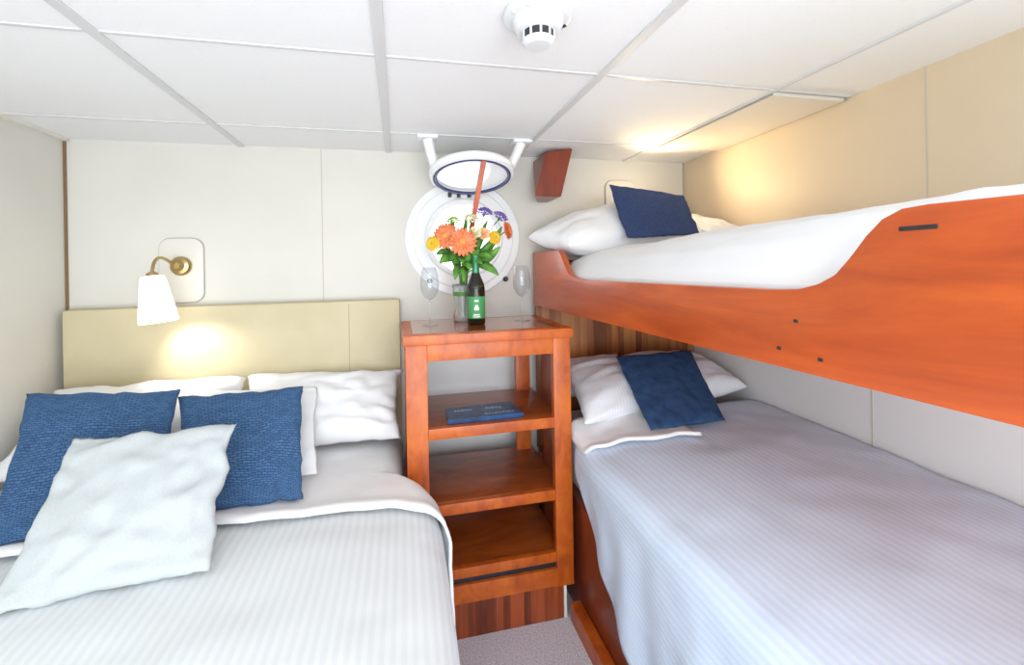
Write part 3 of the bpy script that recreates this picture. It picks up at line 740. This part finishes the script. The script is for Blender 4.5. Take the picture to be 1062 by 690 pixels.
# ------------------------------------------------------------------ wooden stick, corbel, smoke detector
bm = bmesh.new()
a = Vector((0.3675, 1.78, 1.868)); b = Vector((0.263, 2.005, 1.168)); d = (b-a).normalized()
x, y, _ = frame_of(d)
prism(bm, [a+x*0.010+y*0.010, a-x*0.010+y*0.010, a-x*0.010-y*0.010, a+x*0.010-y*0.010], b-a, 0.0015)
o = link('wooden_stick', bm, M_rail, origin=b); tag(o, 'thin reddish wooden stick propping the open porthole glass behind the bouquet', 'stick')
bm = bmesh.new()
t = bmesh.new()
F = [(0.728, 1.99, 1.975), (0.868, 1.99, 1.999), (0.803, 1.99, 1.755), (0.665, 1.99, 1.755)]
K = [(0.722, 2.188, 1.975), (0.868, 2.188, 1.999), (0.803, 2.188, 1.755), (0.742, 2.188, 1.755)]
va = [t.verts.new(p) for p in F]; vb_ = [t.verts.new(p) for p in K]
t.faces.new(va); t.faces.new(vb_[::-1])
for i in range(4): t.faces.new((va[i], va[(i+1) % 4], vb_[(i+1) % 4], vb_[i]))
bmesh.ops.recalc_face_normals(t, faces=t.faces); bmesh.ops.bevel(t, geom=t.edges, offset=0.004, segments=2, affect='EDGES')
merge(bm, t)
o = link('wooden_corbel', bm, M_corbel, origin=(0.76, 2.19, 1.88)); tag(o, 'dark red wooden block under the ceiling right of the porthole', 'bracket')

sd = thing('smoke_detector', (0.325, 0.93, 2.0), 'round white smoke detector on the ceiling', 'smoke detector')
c = (0.325, 0.93, ZT-0.0005)
bm = bmesh.new(); lathe(bm, [(0.078, 0), (0.080, 0.004), (0.079, 0.014), (0.074, 0.018), (0.06, 0.019)], c, (0, 0, -1), 48); auto(link('base', bm, M_white, sd), 35)
bm = bmesh.new(); lathe(bm, [(0.060, 0.017), (0.057, 0.032), (0.050, 0.044), (0.043, 0.047)], c, (0, 0, -1), 48); auto(link('body', bm, M_white, sd), 35)
bm = bmesh.new(); lathe(bm, [(0.036, 0.046), (0.0355, 0.066)], c, (0, 0, -1), 36); link('sensor_mesh', bm, M_dark, sd, smooth=False, label='dark sensor openings')
bm = bmesh.new()
for i in range(10):
    a = 2*PI*(i+0.25)/10
    tube(bm, [(c[0]+0.0365*math.cos(a), c[1]+0.0365*math.sin(a), c[2]-0.045), (c[0]+0.0355*math.cos(a), c[1]+0.0355*math.sin(a), c[2]-0.067)], 0.0028, 6)
link('cage_ribs', bm, M_white, sd)
bm = bmesh.new(); lathe(bm, [(0.037, 0.064), (0.036, 0.070), (0.028, 0.077), (0, 0.079)], c, (0, 0, -1), 40); auto(link('cap', bm, M_white, sd), 35)
bm = bmesh.new(); box(bm, -0.012, 0.012, -0.004, 0.004, -0.003, 0.001, 0.001)
bmesh.ops.rotate(bm, verts=bm.verts, cent=(0, 0, 0), matrix=Matrix.Rotation(R(-50), 3, 'Z'))
bmesh.ops.translate(bm, verts=bm.verts, vec=(c[0]+0.062, c[1]+0.012, c[2]-0.0185)); link('indicator', bm, M_dark, sd, label='small dark indicator slot')
for s_, a in ((1, 200), (1, 235)):
    bm = bmesh.new(); p = (c[0]+0.068*math.cos(R(a)), c[1]+0.068*math.sin(R(a)), c[2]-0.017)
    lathe(bm, [(0.005, 0), (0.004, 0.004), (0, 0.0045)], p, (0, 0, -1), 12); link('clip', bm, M_white, sd)

# ------------------------------------------------------------------ lower bunk
lb = thing('lower_bunk', (1.13, 1.1, 0), 'lower bunk with wooden base and slatted headboard by the right wall', 'bed')
bm = bmesh.new(); prism(bm, [(0.692, 0.1, 0.0), (XR(0.1)-0.008, 0.1, 0.0), (XR(2.1)-0.008, 2.10, 0.0), (0.695, 2.10, 0.0), (0.695, 1.62, 0.0), (0.692, 1.58, 0.0)], (0, 0, 0.46), 0.004)
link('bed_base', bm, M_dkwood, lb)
rbox('base_plinth', 0.648, 0.690, 0.1, 1.585, 0.0, 0.075, M_ns, lb, 0.004, label='lighter wooden plinth strip')
bm = bmesh.new(); prism(bm, [(0.725, 0.12, 0.46), (XR(0.1)-0.012, 0.12, 0.46), (XR(2.1)-0.012, 2.08, 0.46), (0.725, 2.08, 0.46)], (0, 0, 0.20), 0.03)
link('mattress', bm, M_mattress, lb)
hbp = rbox('headboard_panel', 0.702, XR(2.12)-0.006, 2.112, 2.140, 0.46, 1.199, M_slat, lb, 0.003, label='striped teak headboard panel')
bm = bmesh.new(); lathe(bm, [(0.017, 0), (0.016, 0.008), (0.010, 0.012), (0, 0.0125)], (1.18, 2.112, 1.105), (0, -1, 0), 20); auto(link('cap', bm, M_white, hbp, label='small white round cap'))
def topR(x, y):
    z = lin(x, [(0.62, 0.70), (0.70, 0.715), (0.90, 0.746), (1.20, 0.770), (1.7, 0.783)])
    return z+0.012*math.exp(-((x-1.0)/0.3)**2)*math.exp(-((y-1.3)/0.4)**2)
def edgeR(y): return lin(y, [(0.1, 0.655), (1.4, 0.655), (1.56, 0.668), (1.63, 0.695), (2.1, 0.70)])
def hemR(y): return lin(y, [(0.1, 0.10), (0.95, 0.13), (1.11, 0.21), (1.245, 0.30), (1.36, 0.38), (1.50, 0.56), (1.58, 0.60), (2.1, 0.60)])
rows = []
for i in range(79):
    y = 0.12+(1.72-0.12)*i/78; xe = edgeR(y); xr = XR(y)-0.014; row = []; r = 0.07
    for j in range(47):
        x = xr+(xe+r-xr)*j/46
        row.append(Vector((x, y, topR(x, y)+0.006*fbm(x*3+7, y*3)+0.003*fbm(x*9, y*8+3)-(0.025*max(0, (y-1.6)/0.12)**2))))
    z1 = row[-1].z
    for a in range(1, 9):
        q_ = a/8*PI/2; row.append(Vector((xe+r-r*math.sin(q_), y, z1-r*(1-math.cos(q_)))))
    zh = hemR(y)
    for j in range(1, 23):
        q_ = j/22; z = z1-r+(zh-(z1-r))*q_
        row.append(Vector((xe-(0.010*q_*(math.sin(y*17+2*fbm(y*2, z))+0.6*math.sin(y*39))*(1 if y < 1.5 else 0.2)+0.006*fbm(y*5, z*5)*(1 if y < 1.5 else 0.2)), y, z)))
    rows.append(row[::-1])
o = sheet('coverlet', rows, M_coverb, origin=(1.15, 0.9, 0.7), thick=0.014)
tag(o, 'pale blue striped coverlet spread over the lower bunk', 'coverlet')
pillow('pillow', [(0.72, 2.085, 0.915), (1.15, 2.095, 0.93), (1.15, 1.96, 0.79), (0.72, 1.90, 0.775)], 0.08, M_pstripe, None,
       'striped white pillow lying underneath at the shelf unit side of the lower bunk', 'pillow', 'white striped pillows on the lower bunk', seed=21, pinch=0.03, wr=0.012)
pillow('pillow', [(0.775, 1.95, 0.915), (1.565, 2.02, 0.92), (1.600, 1.69, 0.825), (0.712, 1.56, 0.785)], 0.18, M_pstripe, None,
       'wide striped white pillow behind the navy suede cushion on the lower bunk', 'pillow', 'white striped pillows on the lower bunk', seed=24, pinch=0.03, wr=0.016)
bm_rows = []
for i in range(17):
    q_ = i/16; row = []
    for j in range(27):
        x = 0.672+0.40*j/26; yf = 1.485-0.13*(j/26)**0.8-0.012*math.sin(j*0.5)
        y = yf+(1.66-yf)*q_
        z = topR(x, y)+0.016+0.035*q_*q_+0.008*math.exp(-(q_/0.12)**2)+0.004*fbm(j*0.25+3, q_*3)-0.03*max(0, (0.715-x)/0.043)**2
        row.append(Vector((x, y, z)))
    bm_rows.append(row)
o = sheet('folded_sheet', bm_rows, M_sheet, origin=(0.9, 1.55, 0.75), thick=0.012)
tag(o, 'white folded sheet corner in front of the pillow on the lower bunk', 'sheet')
pillow('cushion', [(0.975, 1.79, 0.988), (1.385, 1.81, 0.99), (1.245, 1.43, 0.795), (0.915, 1.425, 0.790)], 0.09, M_suede, None,
       'navy suede cushion leaning on the pillows of the lower bunk', 'cushion', seed=27, pinch=0.015, wr=0.006, back=0.3)

# ------------------------------------------------------------------ upper bunk
ub = thing('upper_bunk', (1.13, 1.1, 1.2), 'upper bunk with orange mahogany side rail fixed to the right wall', 'bed')
Y1 = 2.135
prof = [(Y1, 1.205), (Y1, 1.482), (1.80, 1.482), (1.765, 1.476), (1.735, 1.450), (1.70, 1.410), (1.66, 1.376), (1.60, 1.360), (1.50, 1.356), (0.68, 1.364), (0.62, 1.368), (0.585, 1.378), (0.555, 1.395), (0.53, 1.424), (0.507, 1.455), (0.485, 1.478), (0.46, 1.490), (0.43, 1.492), (0.30, 1.490), (0.05, 1.490), (0.05, 1.225)]
bm = bmesh.new(); prism(bm, [(0.695, y, z) for y, z in prof], (0.028, 0, 0), 0.005)
rl = auto(link('side_rail', bm, M_rail, ub), 40)
for y, z, s_ in ((0.44, 1.461, 0.022), (0.625, 1.31, 0.004), (0.66, 1.255, 0.004), (0.58, 1.25, 0.004)):
    bm = bmesh.new(); box(bm, 0.6935, 0.696, y-s_, y+s_, z-0.003, z+0.003, 0.0008); link('knot', bm, M_dark, rl, label='small dark mark')
bm = bmesh.new(); prism(bm, [(0.724, 0.06, 1.215), (XR(0.06)-0.004, 0.06, 1.215), (XR(2.1)-0.004, 2.13, 1.215), (0.724, 2.13, 1.215)], (0, 0, 0.022), 0.002)
link('platform', bm, M_rail, ub)
rbox('end_board', 0.724, XR(2.14)-0.006, 2.142, 2.164, 1.215, 1.44, M_rail, ub, 0.003)
bm = bmesh.new(); prism(bm, [(0.775, 0.08, 1.237), (XR(0.08)-0.012, 0.08, 1.237), (XR(2.1)-0.012, 2.12, 1.237), (0.775, 2.12, 1.237)], (0, 0, 0.105), 0.03)
link('mattress', bm, M_mattress, ub)
def topU(x, y):
    z = lin(x, [(0.72, 1.352), (0.745, 1.392), (0.79, 1.432), (0.87, 1.468), (1.0, 1.492), (1.2, 1.505), (1.7, 1.508)])
    f_ = max(0.0, min(1.0, (1.75-y)/1.2))
    near = max(0.0, min(1.0, (0.62-y)/0.16)); near = near*near*(3-2*near)
    z += (z-1.35)*0.46*f_*0.75
    return z
rows = []
for i in range(73):
    y = 0.08+(1.83-0.08)*i/72; xr = XR(y)-0.012; row = []
    for j in range(57):
        q_ = (j/56)**1.8; x = 0.7290+(xr-0.7290)*q_
        row.append(Vector((x, y, topU(x, y)+0.008*fbm(x*3.5+2, y*3.5)*min(1, (x-0.72)/0.1)+0.004*fbm(x*8, y*8))))
    rows.append(row)
for r in rows:
    a = r[0]; r.insert(0, Vector((a.x+0.001, a.y, a.z-0.05)))
o = sheet('duvet', rows, M_duvet, origin=(1.15, 0.9, 1.45), thick=0.02)
tag(o, 'plain white duvet spread over the upper bunk', 'duvet')
pillow('pillow', [(0.64, 2.05, 1.555), (1.34, 2.05, 1.725), (1.42, 1.73, 1.55), (0.735, 1.74, 1.50)], 0.22, M_sheet, None,
       'white pillow under the dark blue cushion on the upper bunk', 'pillow', 'white pillows on the upper bunk', seed=31, pinch=0.03, wr=0.01)
pillow('pillow', [(1.36, 2.02, 1.665), (1.62, 2.04, 1.655), (1.60, 1.66, 1.55), (1.40, 1.68, 1.545)], 0.08, M_sheet, None,
       'white pillow in the corner of the upper bunk by the right wall', 'pillow', 'white pillows on the upper bunk', seed=34, pinch=0.05, wr=0.012)
pillow('cushion', [(0.985, 1.84, 1.792), (1.385, 1.84, 1.748), (1.332, 1.665, 1.548), (0.972, 1.665, 1.528)], 0.09, M_suede2, None,
       'dark blue felt cushion propped at the head of the upper bunk', 'cushion', seed=37, pinch=0.0, wr=0.004, back=0.3)
